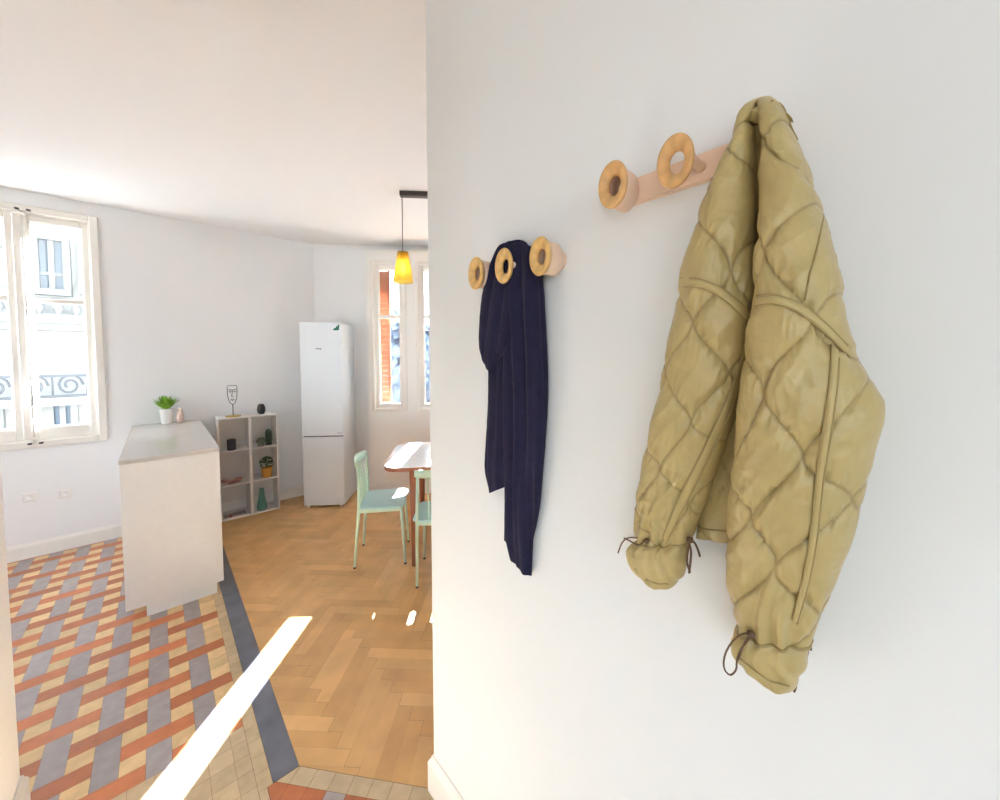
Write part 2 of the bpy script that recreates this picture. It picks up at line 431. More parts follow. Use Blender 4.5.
# far window is out of view; its shutters are added to block sun
M_SHUT = mat('orange_shutter_wood', (160, 106, 76), .6, var=.1, vscale=12)
def shutter(sa, sb, label, d=-.335):
    t = thing('shutter', label, 'shutter', WS((sa+sb)/2, d, .93), 0, 'louvred shutters outside the windows'); bs = WS((sa+sb)/2, d, .93)
    f = lambda v: WS(v.x, v.y, v.z)
    b = MB(); z0, z1 = .95, 2.49; st = .018
    b.box((sa, d-.012, z0), (sa+st, d+.012, z1), R=f, bev=.002); b.box((sb-st, d-.012, z0), (sb, d+.012, z1), R=f, bev=.002)
    for z in (z0, z1-.04): b.box((sa+st, d-.012, z), (sb-st, d+.012, z+.04), R=f)
    b.build('shutter_frame', M_SHUT, t, bs)
    c = MB(); z = z0+.045; h = .050
    while z < z1-.05:
        if True:
            P = [WS(sa+st, d-.010, z), WS(sb-st, d-.010, z), WS(sb-st, d+.010, z+h), WS(sa+st, d+.010, z+h)]
            c.add(P+[p+Vector((0, 0, .005)) for p in P], [(0, 1, 2, 3), (4, 7, 6, 5), (0, 4, 5, 1), (2, 6, 7, 3), (1, 5, 6, 2), (0, 3, 7, 4)])
        z += .058
    c.build('louvre_slats', M_SHUT, t, bs)
    return t
SD = -.145
shutter(.035, .211, 'half-closed orange louvred shutter outside the narrow window behind the lamp', SD)
shutter(.727, .868, 'orange louvred shutter outside the wider window right of the lamp', SD)
shutter(.928, 1.035, 'narrow orange shutter leaf at far side of wider window', SD)
shutter(1.70, 2.00, 'unseen orange shutter leaf added to block sun, left half of the last window', SD)
shutter(2.02, 2.34, 'unseen orange shutter leaf added to block sun, right half of the last window', SD)

# ---------------------------------------------------------------- wall sockets
def socket(x, z, label):
    t = thing('wall_socket', label, 'socket', (x, YB, z), 0, 'wall sockets under the window')
    MB().box((-.034, -.008, -.034), (.034, 0, .034), bev=.004).build('cover_plate', M_TRIM, t)
    MB().lathe([(.020, -.0075), (.022, -.010), (.019, -.010), (.017, -.0085)], n=20, axis='x').build('socket_well', M_WHITE, t)
    t.children[1].rotation_euler = (0, 0, PI/2); t.children[1].location = (0, 0, 0)
    return t
socket(-.745, .459, 'white square wall socket under the window, left one')
socket(-.567, .440, 'white square wall socket right of the other, near kitchen island')

# ---------------------------------------------------------------- kitchen island
ix0, ix1, iy0, iy1 = -.180, .268, 2.945, 4.40
isl = thing('kitchen_island', 'white kitchen island with glossy worktop standing on patterned tiles', 'kitchen island', (.045, 3.4, 0)); ib = (.045, 3.4, 0)
MB().box((ix0, iy0, .066), (ix1, iy0+.018, .905), bev=.001).build('end_panel', M_WHITE, isl, ib)
MB().box((ix0+.085, iy0, 0), (ix1-.035, iy1-.03, .066)).build('plinth', M_WHITE, isl, ib)
MB().box((ix0+.006, iy0+.02, .070), (ix1-.02, iy1, .903)).build('carcass', M_WHITE, isl, ib)
for k in range(3):
    ya = iy0+.022+k*.475; d = MB().box((ix1-.018, ya, .072), (ix1, ya+.470, .900), bev=.002).build('door', M_WHITE, isl, ib)
MB().box((ix0-.002, iy0-.003, .906), (ix1+.003, iy1+.005, .930), bev=.002).build('worktop', M_TOP, isl, ib)

# ---------------------------------------------------------------- potted plant + bottle on island
M_LEAF = mat('fresh_leaf', (140, 186, 58), .45, var=.35, vscale=40)
M_LEAFD = mat('dark_leaf', (58, 84, 40), .5, var=.4, vscale=40)
M_POT = mat('white_ceramic', (232, 230, 226), .25)
def leaf_tuft(b, c, n, L0, L1, wd, spread, rnd, up=1.0):
    for k in range(n):
        a = 2*PI*k*.618+rnd.uniform(-.2, .2); sp = spread*math.sqrt((k+.5)/n); L = rnd.uniform(L0, L1)
        d = Vector((math.cos(a)*math.sin(sp), math.sin(a)*math.sin(sp), math.cos(sp)*up)); side = Vector((-math.sin(a), math.cos(a), 0))
        rows = []
        for q in range(6):
            t = q/5; p = Vector(c)+d*L*t+Vector((math.cos(a), math.sin(a), 0))*L*.08*t*t*sp-Vector((0, 0, 1))*L*.10*t*t*sp
            w_ = wd*math.sin(PI*min(1, .12+t*.88))+.0004; fold = Vector((0, 0, 1))*w_*.4
            rows.append([p-side*w_+fold, p, p+side*w_+fold])
        b.grid(rows)
plx, ply = .038, 4.335
pl = wallpt  # noqa
t = thing('potted_plant', 'small bushy green plant in white pot on kitchen island', 'plant', (plx, ply, .93))
MB().lathe([(.0, .0), (.036, .0), (.039, .01), (.049, .125), (.051, .130), (.046, .130), (.043, .114), (.0, .112)], n=28).build('pot', M_POT, t)
MB().lathe([(0, .114), (.043, .116)], n=20).build('soil', mat('soil', (60, 44, 32), .9, bump=.5), t)
rn = random.Random(3); b = MB()
leaf_tuft(b, (0, 0, .110), 170, .07, .150, .012, .78, rn)
b.build('foliage', M_LEAF, t)
t = thing('bottle', 'small pale pink bottle standing right of white plant pot', 'bottle', (plx+.088, ply-.02, .93))
MB().lathe([(0, 0), (.022, 0), (.024, .006), (.024, .075), (.018, .088), (.012, .094), (.012, .104), (0, .104)], n=20).build('bottle_body', mat('pale_pink_glass', (232, 200, 186), .15, coat=.5), t)
MB().lathe([(0, .104), (.014, .104), (.014, .126), (.012, .129), (0, .129)], n=20).build('cap', mat('cream_cap', (226, 204, 188), .4), t)

# ---------------------------------------------------------------- shelf units
M_SHELF = mat('shelf_melamine', (222, 216, 212), .45)
shz = [0, .314, .628, .944]
sy0, sy1 = 4.19, 4.425
def shelf_unit(xa, xb, label):
    bs = ((xa+xb)/2, (sy0+sy1)/2, 0); t = thing('shelf_unit', label, 'shelf', bs, group='pair of white shelf units'); p = .011
    for xx in (xa, xb-p): MB().box((xx, sy0, .0), (xx+p, sy1, shz[3]), bev=.001).build('side_panel', M_SHELF, t, bs)
    for i, z in enumerate(shz):
        z_ = min(z, shz[3]-p) if i else 0.0; MB().box((xa+p, sy0+.001, z_), (xb-p, sy1, z_+p), bev=.001).build('shelf_board', M_SHELF, t, bs)
    MB().box((xa+p, sy1-.006, p), (xb-p, sy1-.001, shz[3]-p)).build('back_panel', M_SHELF, t, bs)
    return t
xm = .620
SHL = (.375, xm-.001); SHR = (xm+.001, .850)
shelf_unit(*SHL, 'white three-compartment shelf unit beside the island, left of the pair')
shelf_unit(*SHR, 'white three-compartment shelf unit nearest the fridge, holding the cacti')
ysh = 4.29
def obz(row): return shz[row]+.0112
BLK = mat('black_ceramic', (42, 42, 46), .35)
GOLD = mat('brushed_gold', (196, 160, 84), .3, metal=.8)
WIRE = mat('dark_wire', (84, 74, 66), .4, metal=.5)
# wire face sculpture
fx = .505
t = thing('wire_sculpture', 'wire outline face on gold stand on top of shelf unit', 'sculpture', (fx, ysh, .9445))
MB().lathe([(0, 0), (.062, 0), (.064, .004), (.060, .010), (0, .012)], n=28).build('stand', GOLD, t)
b = MB(); R = .0032
def wire(pts, r=R): b.tube([(x*.78, 0, z*1.06) for x, z in pts], r, 6)
wire([(0, .01), (0, .11)], .004)
SX = .76
wire([(0, .105), (-.028, .125), (-.044, .165), (-.050, .215), (-.050, .262), (-.047, .275), (.040, .275), (.046, .262), (.046, .215), (.040, .165), (.026, .125), (0, .105)])
wire([(-.040, .235), (-.025, .243), (-.010, .236), (.004, .236), (.018, .243), (.036, .235)])
wire([(-.032, .222), (-.020, .228), (-.010, .221), (-.020, .216), (-.032, .222)]); wire([(.012, .221), (.022, .228), (.034, .222), (.022, .216), (.012, .221)])
wire([(.000, .236), (-.004, .20), (-.010, .180), (.002, .176), (.008, .182)]); wire([(-.016, .150), (-.004, .158), (.004, .155), (.016, .152), (.002, .143), (-.016, .150)])
b.build('wire_face', WIRE, t)
# dark round vase on the top
t = tag(MB().lathe([(0, 0), (.022, 0), (.032, .018), (.037, .046), (.033, .074), (.024, .090), (.022, .098), (.017, .096), (.020, .082), (0, .076)], (0, 0, 0), n=28).build('vase', BLK), 'round black vase on top of the shelf unit nearest fridge', 'vase')
t.location = Vector((.732, ysh, .9445))*K
# candle
t = thing('candle', 'dark purple cylinder candle in the top left compartment', 'candle', (.480, 4.245, obz(2)))
MB().lathe([(0, 0), (.034, 0), (.036, .003), (.036, .098), (.033, .100), (.028, .094), (0, .093)], n=28).build('candle_jar', mat('dark_plum', (44, 34, 46), .3), t)
MB().tube([(0, 0, .093), (0, 0, .103)], .0015, 6).build('wick', M_DARK, t)
# ball cactus and column cactus
def ribbed(prof, n, ribs, amp, c=(0, 0, 0)):
    b_ = MB(); rows = []
    for r, h in prof:
        rows.append([Vector((c[0]+r*(1+amp*math.cos(ribs*2*PI*k/n))*math.cos(2*PI*k/n), c[1]+r*(1+amp*math.cos(ribs*2*PI*k/n))*math.sin(2*PI*k/n), c[2]+h)) for k in range(n)])
    b_.grid(rows, True); return b_
CACT = mat('grey_green_cactus', (92, 98, 78), .7, var=.25, vscale=50)
t = thing('round_cactus', 'small round grey ribbed cactus in the top right compartment', 'cactus', (.712, 4.235, obz(2)))
MB().lathe([(0, 0), (.024, 0), (.028, .004), (.030, .022), (0, .022)], n=20).build('pot', mat('grey_pot', (96, 92, 86), .6), t)
ribbed([(.001, .018)]+[(.038*math.sin(a*PI/12), .052-.036*math.cos(a*PI/12)) for a in range(1, 12)]+[(.001, .088)], 72, 12, .07).build('cactus_body', CACT, t)
t = thing('column_cactus', 'tall dark green column cactus right of the round cactus', 'cactus', (.780, 4.25, obz(2)))
MB().lathe([(0, 0), (.026, 0), (.029, .004), (.030, .020), (0, .020)], n=20).build('pot', mat('dark_pot', (58, 60, 50), .6), t)
ribbed([(.001, .015), (.022, .018), (.026, .05), (.027, .10), (.025, .13), (.018, .148), (.008, .158), (.001, .160)], 60, 10, .10).build('cactus_body', mat('dark_cactus', (62, 76, 50), .7, var=.2, vscale=50), t)
# plant in orange pot
t = thing('potted_plant', 'round leafy plant in orange pot in middle right compartment', 'plant', (.755, 4.245, obz(1)))
MB().lathe([(0, 0), (.038, 0), (.042, .004), (.049, .090), (.050, .094), (.045, .094), (.042, .080), (0, .078)], n=28).build('pot', mat('orange_pot', (214, 150, 62), .5), t)
b = MB(); rn = random.Random(9)
for k in range(170):
    a = rn.uniform(0, 2*PI); ph = rn.uniform(0, 2.2); rr = .052*rn.uniform(.8, 1); d = Vector((math.cos(a)*math.sin(ph), math.sin(a)*math.sin(ph), math.cos(ph)))
    c = Vector((0, 0, .140))+Vector((d.x*rr*1.12, d.y*rr*1.12, d.z*.052)); s1 = d.orthogonal().normalized(); s2 = d.cross(s1); q = rn.uniform(0, 6.28)
    e1 = (s1*math.cos(q)+s2*math.sin(q)+d*.5)*.017; e2 = (s2*math.cos(q)-s1*math.sin(q))*.008
    b.add([c-e1*.2, c+e1*.4+e2, c+e1*1.1, c+e1*.4-e2, c+e1*.45+d*.004], [(0, 3, 4), (0, 4, 1), (1, 4, 2), (2, 4, 3)], 0, (1, 1, 1), True)
b.tube([(0, 0, .068), (0, 0, .12)], .006, 8)
b.build('foliage', M_LEAFD, t)
# teal faceted vase
b = MB(); rows = []
for r, h in ((.001, 0), (.036, 0), (.043, .026), (.035, .10), (.021, .195), (.018, .212), (.013, .212), (.013, .17), (.001, .17)):
    rows.append([Vector((r*1.05*math.cos(2*PI*k/6+h*3), r*math.sin(2*PI*k/6+h*3), h)) for k in range(6)])
b.grid(rows, True); b.sm = [False]*len(b.sm)
o = tag(b.build('vase', mat('teal_glaze', (92, 140, 128), .35)), 'teal faceted vase in the bottom right shelf compartment', 'vase'); o.location = Vector((.705, 4.24, obz(0)))*K
# dish of dried petals (middle left) and thin tray (bottom left)
t = thing('decorative_dish', 'shallow pinkish dish in the middle left shelf compartment', 'dish', (.475, 4.26, obz(1)))
b = MB(); rows = []
for q in range(7):
    tq = q/6; r = .012+.060*tq; rows.append([Vector((1.15*r*(1+.10*math.sin(5*a_)*tq)*math.cos(a_), r*.9*math.sin(a_), .006+.020*tq*tq+.008*tq*math.sin(3*a_))) for a_ in [2*PI*k/36 for k in range(36)]])
rows = [[Vector((0, 0, .004))]*36]+rows+[[p+Vector((0, 0, .003)) for p in r] for r in rows[::-1]]
b.grid(rows, True); b.build('bowl', mat('dusty_pink', (168, 118, 108), .5, var=.3, vscale=30), t)
MB().lathe([(0, 0), (.03, 0), (.026, .006), (0, .008)], n=20).build('foot', mat('dusty_pink', (0, 0, 0)), t)
t = thing('magazine', 'grey magazine lying flat in bottom left compartment', 'magazine', (.49, 4.27, obz(0)))
MB().box((-.085, -.055, 0), (.085, .055, .006), bev=.001).build('pages', M_POT, t)
MB().box((-.086, -.056, .006), (.086, .056, .0072)).build('cover', mat('grey_cover', (150, 140, 138), .4, var=.3, vscale=20), t)
t = tag(MB().lathe([(0, 0), (.012, 0), (.014, .006), (.010, .014), (0, .016)], n=16).build('trinket', mat('deep_red', (122, 44, 52), .4)), 'tiny dark red trinket at front of bottom left compartment', 'trinket')
t.location = Vector((.452, 4.225, obz(0)+.0072))*K

# ---------------------------------------------------------------- fridge
fu = Vector((.7935, -.6085)); fv = Vector((.6085, .7935)); fo = Vector((1.023, 4.022)); FW, FD, FH = .394, .415, 1.842
t = thing('refrigerator', 'tall white fridge freezer with green sticker in the room corner', 'refrigerator', (fo.x, fo.y, 0), math.atan2(fu.y, fu.x))
MB().box((.002, .035, .024), (FW-.002, FD, FH-.006), bev=.004).build('cabinet', M_FRIDGE, t)
up = MB().box((0, 0, .722), (FW, .032, FH), bev=.004).build('door', M_FRIDGE, t, label='tall upper fridge door')
lo = MB().box((0, 0, .024), (FW, .032, .712), bev=.004).build('door', M_FRIDGE, t, label='short lower freezer door')
MB().box((.01, .012, .710), (FW-.01, .034, .724)).build('door_gap', M_DARK, t)
for x_ in (.03, FW-.05):
    MB().lathe([(0, 0), (.011, 0), (.011, .022), (0, .022)], (x_+.01, .018, 0), n=14).build('foot', M_TRIM, t)
MB().box((.03, .09, .0), (FW-.03, FD-.05, .023)).build('base', M_DARK, t)
def ftile(cells, x_, z_, s_, m_, nm, lab=None):
    b_ = MB()
    for cx_, cz_ in cells: b_.box((x_+cx_*s_, -.0012, z_+cz_*s_), (x_+(cx_+1)*s_, 0, z_+(cz_+1)*s_))
    return b_.build(nm, m_, up, label=lab)
gs = MB(); gp = [(0, 0), (.045, 0), (.056, .008), (.058, .056), (.046, .058), (.044, .044), (.030, .040), (.026, .026), (.010, .022), (0, .010)]
gs.prism(gp, 0, .0012, R=lambda v: Vector((FW-.075+v.x, -.0002-v.z, 1.762+v.y)))
gs.build('sticker', mat('green_sticker', (20, 104, 82), .4), up)
ftile([(0, 0), (1, 0), (2, 0), (3, 0), (4.3, 0), (5.3, 0), (1, .7), (4.3, -.6)], .150, 1.578, .0085, mat('grey_print', (120, 122, 126), .4), 'badge')
b = MB()
for k, (w_, h_) in enumerate(((.012, .008), (.005, .010), (.010, .008))): b.box((FW-.055+k*.016, -.001, .744), (FW-.055+k*.016+w_, 0, .744+h_))
b.build('energy_print', mat('grey_print', (0, 0, 0)), up)

# ---------------------------------------------------------------- table
tu = Vector((.819, -.574)); tv = Vector((.574, .819)); to = Vector((1.132, 2.409))+tu*-.035+tv*.045; TZ = .725; TL, TW = 1.28, .765
def TP(a, b_): q = to+tu*a+tv*b_; return (q.x, q.y)
tab = thing('dining_table', 'white-topped dining table with wooden edge by the windows', 'table', (*TP(TL/2, TW/2), 0), math.atan2(tu.y, tu.x)); 
def rrect(w_, h_, rs, n=10):
    pts = []
    for (cx_, cy_, a0, r) in ((w_/2, h_/2, 0, rs[0]), (-w_/2, h_/2, PI/2, rs[1]), (-w_/2, -h_/2, PI, rs[2]), (w_/2, -h_/2, 1.5*PI, rs[3])):
        ox_ = cx_-math.copysign(r, cx_); oy_ = cy_-math.copysign(r, cy_)
        for k in range(n+1): a = a0+PI/2*k/n; pts.append((ox_+r*math.cos(a), oy_+r*math.sin(a)))
    return pts
M_TOPW = mat('white_laminate', (234, 236, 240), .22)
M_WOODR = mat('reddish_wood', (150, 84, 54), .45, var=.25, vscale=14, stretch=(1, 1, .2))
rr_ = (.14, .14, .10, .10)
MB().prism(rrect(TL, TW, rr_), TZ-.004, TZ).build('tabletop', M_TOPW, tab)
MB().prism(rrect(TL, TW, rr_), TZ-.032, TZ-.0042).build('table_edge', M_WOODR, tab)
MB().box((-TL/2+.20, -TW/2+.05, TZ-.085), (TL/2-.20, TW/2-.05, TZ-.032), bev=.002).build('apron', M_WOODR, tab)
for sx in (-1, 1):
    for sy in (-1, 1):
        b = MB(); b.tube([(sx*(TL/2-.212), sy*(TW/2-.032), 0), (sx*(TL/2-.212), sy*(TW/2-.036), TZ-.034)], [.019, .031], 16); b.build('leg', M_WOODR, tab)
t = thing('serving_bowl', 'low white bowl standing on the white dining table', 'bowl', (*TP(.46, .60), TZ))
MB().lathe([(0, 0), (.035, 0), (.04, .004), (.085, .030), (.095, .036), (.092, .037), (.08, .031), (.035, .009), (0, .008)], n=32).build('bowl_body', M_POT, t)

# ---------------------------------------------------------------- chairs
M_MINT = mat('mint_paint', (192, 214, 190), .4)
M_SEAT = mat('pale_blue_seat', (172, 210, 210), .35)
M_RUB = mat('rubber_tip', (60, 58, 56), .7)
def make_chair(label):
    # local: x = forward, y = left, origin on the floor under the seat centre
    t = thing('dining_chair', label, 'chair', group='mint chairs at the dining table')
    w2 = .165; zs = .428; xb, xf = -.165, .165
    for sy in (-1, 1):
        MB().tube([(xb-.006, sy*w2, 0.008), (xb+.030, sy*w2, zs), (xb+.034, sy*w2*.98, .60), (xb+.026, sy*w2*.96, .745)], [.0085, .012, .011, .009], 10).build('rear_post', M_MINT, t)
        MB().tube([(xf+.014, sy*w2, .008), (xf-.010, sy*w2*.95, zs-.008)], [.0075, .0125], 10).build('leg', M_MINT, t)
        MB().box((xb+.03, sy*w2-.009, zs-.032), (xf-.01, sy*w2+.009, zs-.006), bev=.003).build('seat_rail', M_MINT, t)
    MB().box((xb+.022, -w2, zs-.032), (xb+.038, w2, zs-.006), bev=.003).build('seat_rail', M_MINT, t)
    MB().box((xf-.024, -w2, zs-.032), (xf-.008, w2, zs-.006), bev=.003).build('seat_rail', M_MINT, t)
    for x_ in (xb-.006, xf+.014):
        for sy in (-1, 1): MB().lathe([(0, 0), (.0095, 0), (.0095, .012), (0, .012)], (x_, sy*w2, 0), n=12).build('foot_tip', M_RUB, t)
    # seat: rounded slab with shallow dish
    b_ = MB(); pts = rrect(.325, .370, (.05, .03, .03, .05), 6); c_ = (0.0, 0, zs)
    rows = []
    for f_, z_ in ((.0, -.010), (.5, -.010), (.97, -.010), (1., -.005), (1., .003), (.975, .007), (.9, .006), (.6, .001), (.3, -.001), (0, -.001)):
        rows.append([Vector((p[0]*f_+.020, p[1]*f_+.010, zs+z_)) for p in pts])
    b_.grid(rows, True); b_.build('seat', M_SEAT, t)
    # curved top rail
    b_ = MB(); rows = []
    for k in range(17):
        s_ = k/16*2-1; y_ = s_*(w2+.012); x_ = xb+.024-.030*(1-s_*s_); hh = .022+.008*(1-s_*s_); th = .007
        zc = .742; rows.append([Vector((x_-th, y_, zc-hh)), Vector((x_+th, y_, zc-hh)), Vector((x_+th-.006, y_, zc+hh)), Vector((x_-th-.006, y_, zc+hh))])
    b_.grid(rows, True); b_.add(rows[0], [(0, 1, 2, 3)]); b_.add(rows[-1], [(3, 2, 1, 0)]); b_.sm = [True]*len(b_.sm); b_.build('top_rail', M_MINT, t)
    for y_ in (-.09, -.045, 0, .045, .09):
        MB().tube([(xb+.034, y_, zs-.01), (xb+.026, y_, .58), (xb+.024-.030*(1-(y_/.177)**2), y_, .728)], .0045, 8).build('spindle', M_MINT, t)
    return t
ch = make_chair('mint green chair at the near end of the table, facing right')
feet = [Vector((.989, 2.627)), Vector((1.283, 2.462)), Vector((1.156, 2.895)), Vector((1.443, 2.695))]
cc = sum(feet, Vector((0, 0)))/4
ch.location = Vector((cc.x, cc.y, 0))*K; ch.rotation_euler.z = math.atan2(-.185, .29)
c2 = copy_tree(ch); c2['label'] = 'mint green chair half hidden by the white wall, nearest the camera'
a2 = math.atan2(.763, .645)+.03; q = Vector((1.196, 2.122))+Vector((math.cos(a2), math.sin(a2)))*.175+Vector((math.sin(a2), -math.cos(a2)))*.165
c2.location = Vector((q.x, q.y, 0))*K; c2.rotation_euler.z = a2

# ---------------------------------------------------------------- pendant lamp
M_BLKM = mat('dark_bronze', (74, 64, 60), .45, metal=.3)
lx, ly = 1.381, 2.596; ang = math.atan2(-.142, .19)
t = thing('pendant_lamp', 'amber glass pendant lamp hanging from dark ceiling bar', 'lamp', (lx, ly, CEIL), ang)
MB().box((-.015, -.024, -.036), (.42, .024, 0), bev=.003).build('ceiling_bar', M_BLKM, t)
MB().tube([(0, 0, -.02), (0, 0, -.450)], .0028, 8).build('cable', M_BLKM, t)
zt = -.448; b = MB(); n = 48; rows = []
prof = [(.040, zt), (.0405, zt-.01), (.069, zt-.20), (.072, zt-.218), (.074, zt-.222), (.0715, zt-.222), (.067, zt-.20), (.0385, zt-.01), (.038, zt)]
for r, h in prof: rows.append([Vector((r*(1+.025*math.cos(24*2*PI*k/n))*math.cos(2*PI*k/n), r*(1+.025*math.cos(24*2*PI*k/n))*math.sin(2*PI*k/n), h)) for k in range(n)])
b.grid(rows, True)
M_AMB = bpy.data.materials.new('amber_glass'); M_AMB.use_nodes = True
nt = M_AMB.node_tree; nd = nt.nodes; nd.remove(nd['Principled BSDF'])
tr = nd.new('ShaderNodeBsdfTransparent'); tr.inputs[0].default_value = (.98, .86, .42, 1)
tl = nd.new('ShaderNodeBsdfTranslucent'); tl.inputs[0].default_value = (.94, .78, .28, 1)
gl = nd.new('ShaderNodeBsdfGlossy'); gl.inputs['Roughness'].default_value = .15; gl.inputs[0].default_value = (1, .9, .6, 1)
m1 = nd.new('ShaderNodeMixShader'); m1.inputs[0].default_value = .55; m2 = nd.new('ShaderNodeMixShader'); m2.inputs[0].default_value = .06
nt.links.new(tr.outputs[0], m1.inputs[1]); nt.links.new(tl.outputs[0], m1.inputs[2]); nt.links.new(m1.outputs[0], m2.inputs[1]); nt.links.new(gl.outputs[0], m2.inputs[2]); nt.links.new(m2.outputs[0], nd['Material Output'].inputs[0])
b.build('lamp_shade', M_AMB, t)
MB().lathe([(0, zt+.004), (.0405, zt+.002), (.040, zt-.004), (.018, zt-.006), (.017, zt-.055), (.012, zt-.062), (0, zt-.062)], n=24).build('lamp_holder', mat('bronze_holder', (150, 104, 40), .35, metal=.4), t)
MB().lathe([(0, zt-.06), (.010, zt-.064), (.012, zt-.085), (.022, zt-.115), (.024, zt-.13), (.018, zt-.15), (0, zt-.16)], n=20).build('bulb', mat('lit_bulb', (255, 230, 170), .4, emit=((255, 214, 140), 9)), t)

# ---------------------------------------------------------------- coat racks
M_PEG = mat('pale_copper_wood', (230, 200, 176), .45, var=.06, vscale=20)
M_CANE = mat('woven_cane', (212, 160, 96), .5, attr='Col', var=.1, vscale=60)
def ring_mesh(r_out=.041, r_in=.0165, wraps=64, n=192, m_=14, smooth_=False):
    b_ = MB(); rows = []; rc = (r_out+r_in)/2; rw = (r_out-r_in)/2; cols = []
    for k in range(n):
        a = 2*PI*k/n; ph = (k*wraps/n) % 1; gr = 0 if smooth_ else .0011*math.exp(-((ph-.5)/.16)**2)
        row = []
        for j in range(m_):
            q = 2*PI*j/m_; rr = rc+(rw-gr)*math.cos(q); xx = (.0068-gr)*math.sin(q) - .004*(rw*math.cos(q)/rw)      # dished towards the hole
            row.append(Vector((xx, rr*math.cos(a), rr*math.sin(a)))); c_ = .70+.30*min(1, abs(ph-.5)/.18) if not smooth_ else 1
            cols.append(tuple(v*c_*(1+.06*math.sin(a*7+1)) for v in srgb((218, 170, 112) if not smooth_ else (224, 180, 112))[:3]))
        rows.append([Vector((q_.x, q_.y*.69, q_.z)) for q_ in row])
    rows.append(rows[0]); cols += cols[:m_]
    b_.grid(rows, True); return b_, cols
def rack(ys, z, label, smooth_):
    bs = Vector((XR, ys[1], z)); t = thing('coat_rack', label, 'coat rack', bs, group='ring coat racks on the white wall')
    # rail: flat wooden strip with rounded ends
    b_ = MB(); ya, yb_ = min(ys), max(ys); hh = .0215; pts = []
    for k in range(13): a = -PI/2+PI*k/12; pts.append((yb_+hh*math.cos(a), hh*math.sin(a)))
    for k in range(13): a = PI/2+PI*k/12; pts.append((ya+hh*math.cos(a), hh*math.sin(a)))
    b_.prism(pts, 0, .014, R=lambda v: Vector((XR-v.z, v.x, z+v.y))); b_.build('rail', M_PEG, t, bs)
    for i, y_ in enumerate(ys):
        if i != 1:
            p = MB().lathe([(.0335, XR-.0145), (.0355, XR-.018), (.0355, XR-.048), (.0335, XR-.052), (.029, XR-.052), (.029, XR-.0145)], (0, 0, 0), n=40, axis='x', close=True)
            p.v = [Vector((v.x, y_+v.y*.69, z+v.z)) for v in p.v]
            p.build('peg', M_PEG, t, bs)
        else:
            MB().lathe([(.0, XR-.013), (.0085, XR-.0135), (.0070, XR-.024), (.0070, XR-.046), (.0085, XR-.057), (.0, XR-.058)], (0, y_-.0190, z), n=20, axis='x').build('peg', M_PEG, t, bs)
    for i, y_ in enumerate(ys):
        r_, cols = ring_mesh(smooth_=smooth_)
        for v in r_.v: v += Vector((XR-.060, y_, z))
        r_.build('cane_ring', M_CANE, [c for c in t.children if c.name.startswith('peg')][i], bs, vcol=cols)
    return t
rack([.744, .641, .530], 1.709, 'wooden three-ring coat rack holding the navy scarf', True)
rack([.361, .254, .147], 1.799, 'wooden three-ring coat rack holding the quilted jacket', False)

# ---------------------------------------------------------------- cloth tubes
def lerp_poly(pts, n, smooth_=True):
    """resample a pixel polyline to n points by its own parameter"""
    m_ = len(pts); out = []
    for i in range(n):
        t_ = i/(n-1)*(m_-1); k = min(int(t_), m_-2); f = t_-k
        if smooth_:
            p = [pts[max(k-1, 0)], pts[k], pts[k+1], pts[min(k+2, m_-1)]]
            out.append(tuple(.5*((2*p[1][a])+(-p[0][a]+p[2][a])*f+(2*p[0][a]-5*p[1][a]+4*p[2][a]-p[3][a])*f*f+(-p[0][a]+3*p[1][a]-3*p[2][a]+p[3][a])*f**3) for a in (0, 1)))
        else: out.append(tuple(pts[k][a]*(1-f)+pts[k+1][a]*f for a in (0, 1)))
    return out
def interp(vals, t_):
    m_ = len(vals)-1; k = min(int(t_*m_), m_-1); f = t_*m_-k; return vals[k]*(1-f)+vals[k+1]*f
def solve_ellipse(dl, dr, xc, b_):
    """centre y and half width a of a plan ellipse whose sight tangents are dl, dr"""
    ml = Vector((-dl.y, dl.x)).normalized(); mr = Vector((-dr.y, dr.x)).normalized()
    yl = xc*dl.y/dl.x; yr = xc*dr.y/dr.x
    def yc_for(a): s_ = math.sqrt(b_*b_*ml.x**2+a*a*ml.y**2); return (-s_-xc*ml.x)/ml.y
    def yc2(a): s_ = math.sqrt(b_*b_*mr.x**2+a*a*mr.y**2); return (s_-xc*mr.x)/mr.y
    lo_, hi_ = .0003, abs(yl-yr)
    for _ in range(40):
        a = (lo_+hi_)/2
        if yc_for(a) > yc2(a): lo_ = a     # left-limited centre lies further left: room to grow
        else: hi_ = a
    return (yc_for(a)+yc2(a))/2, a
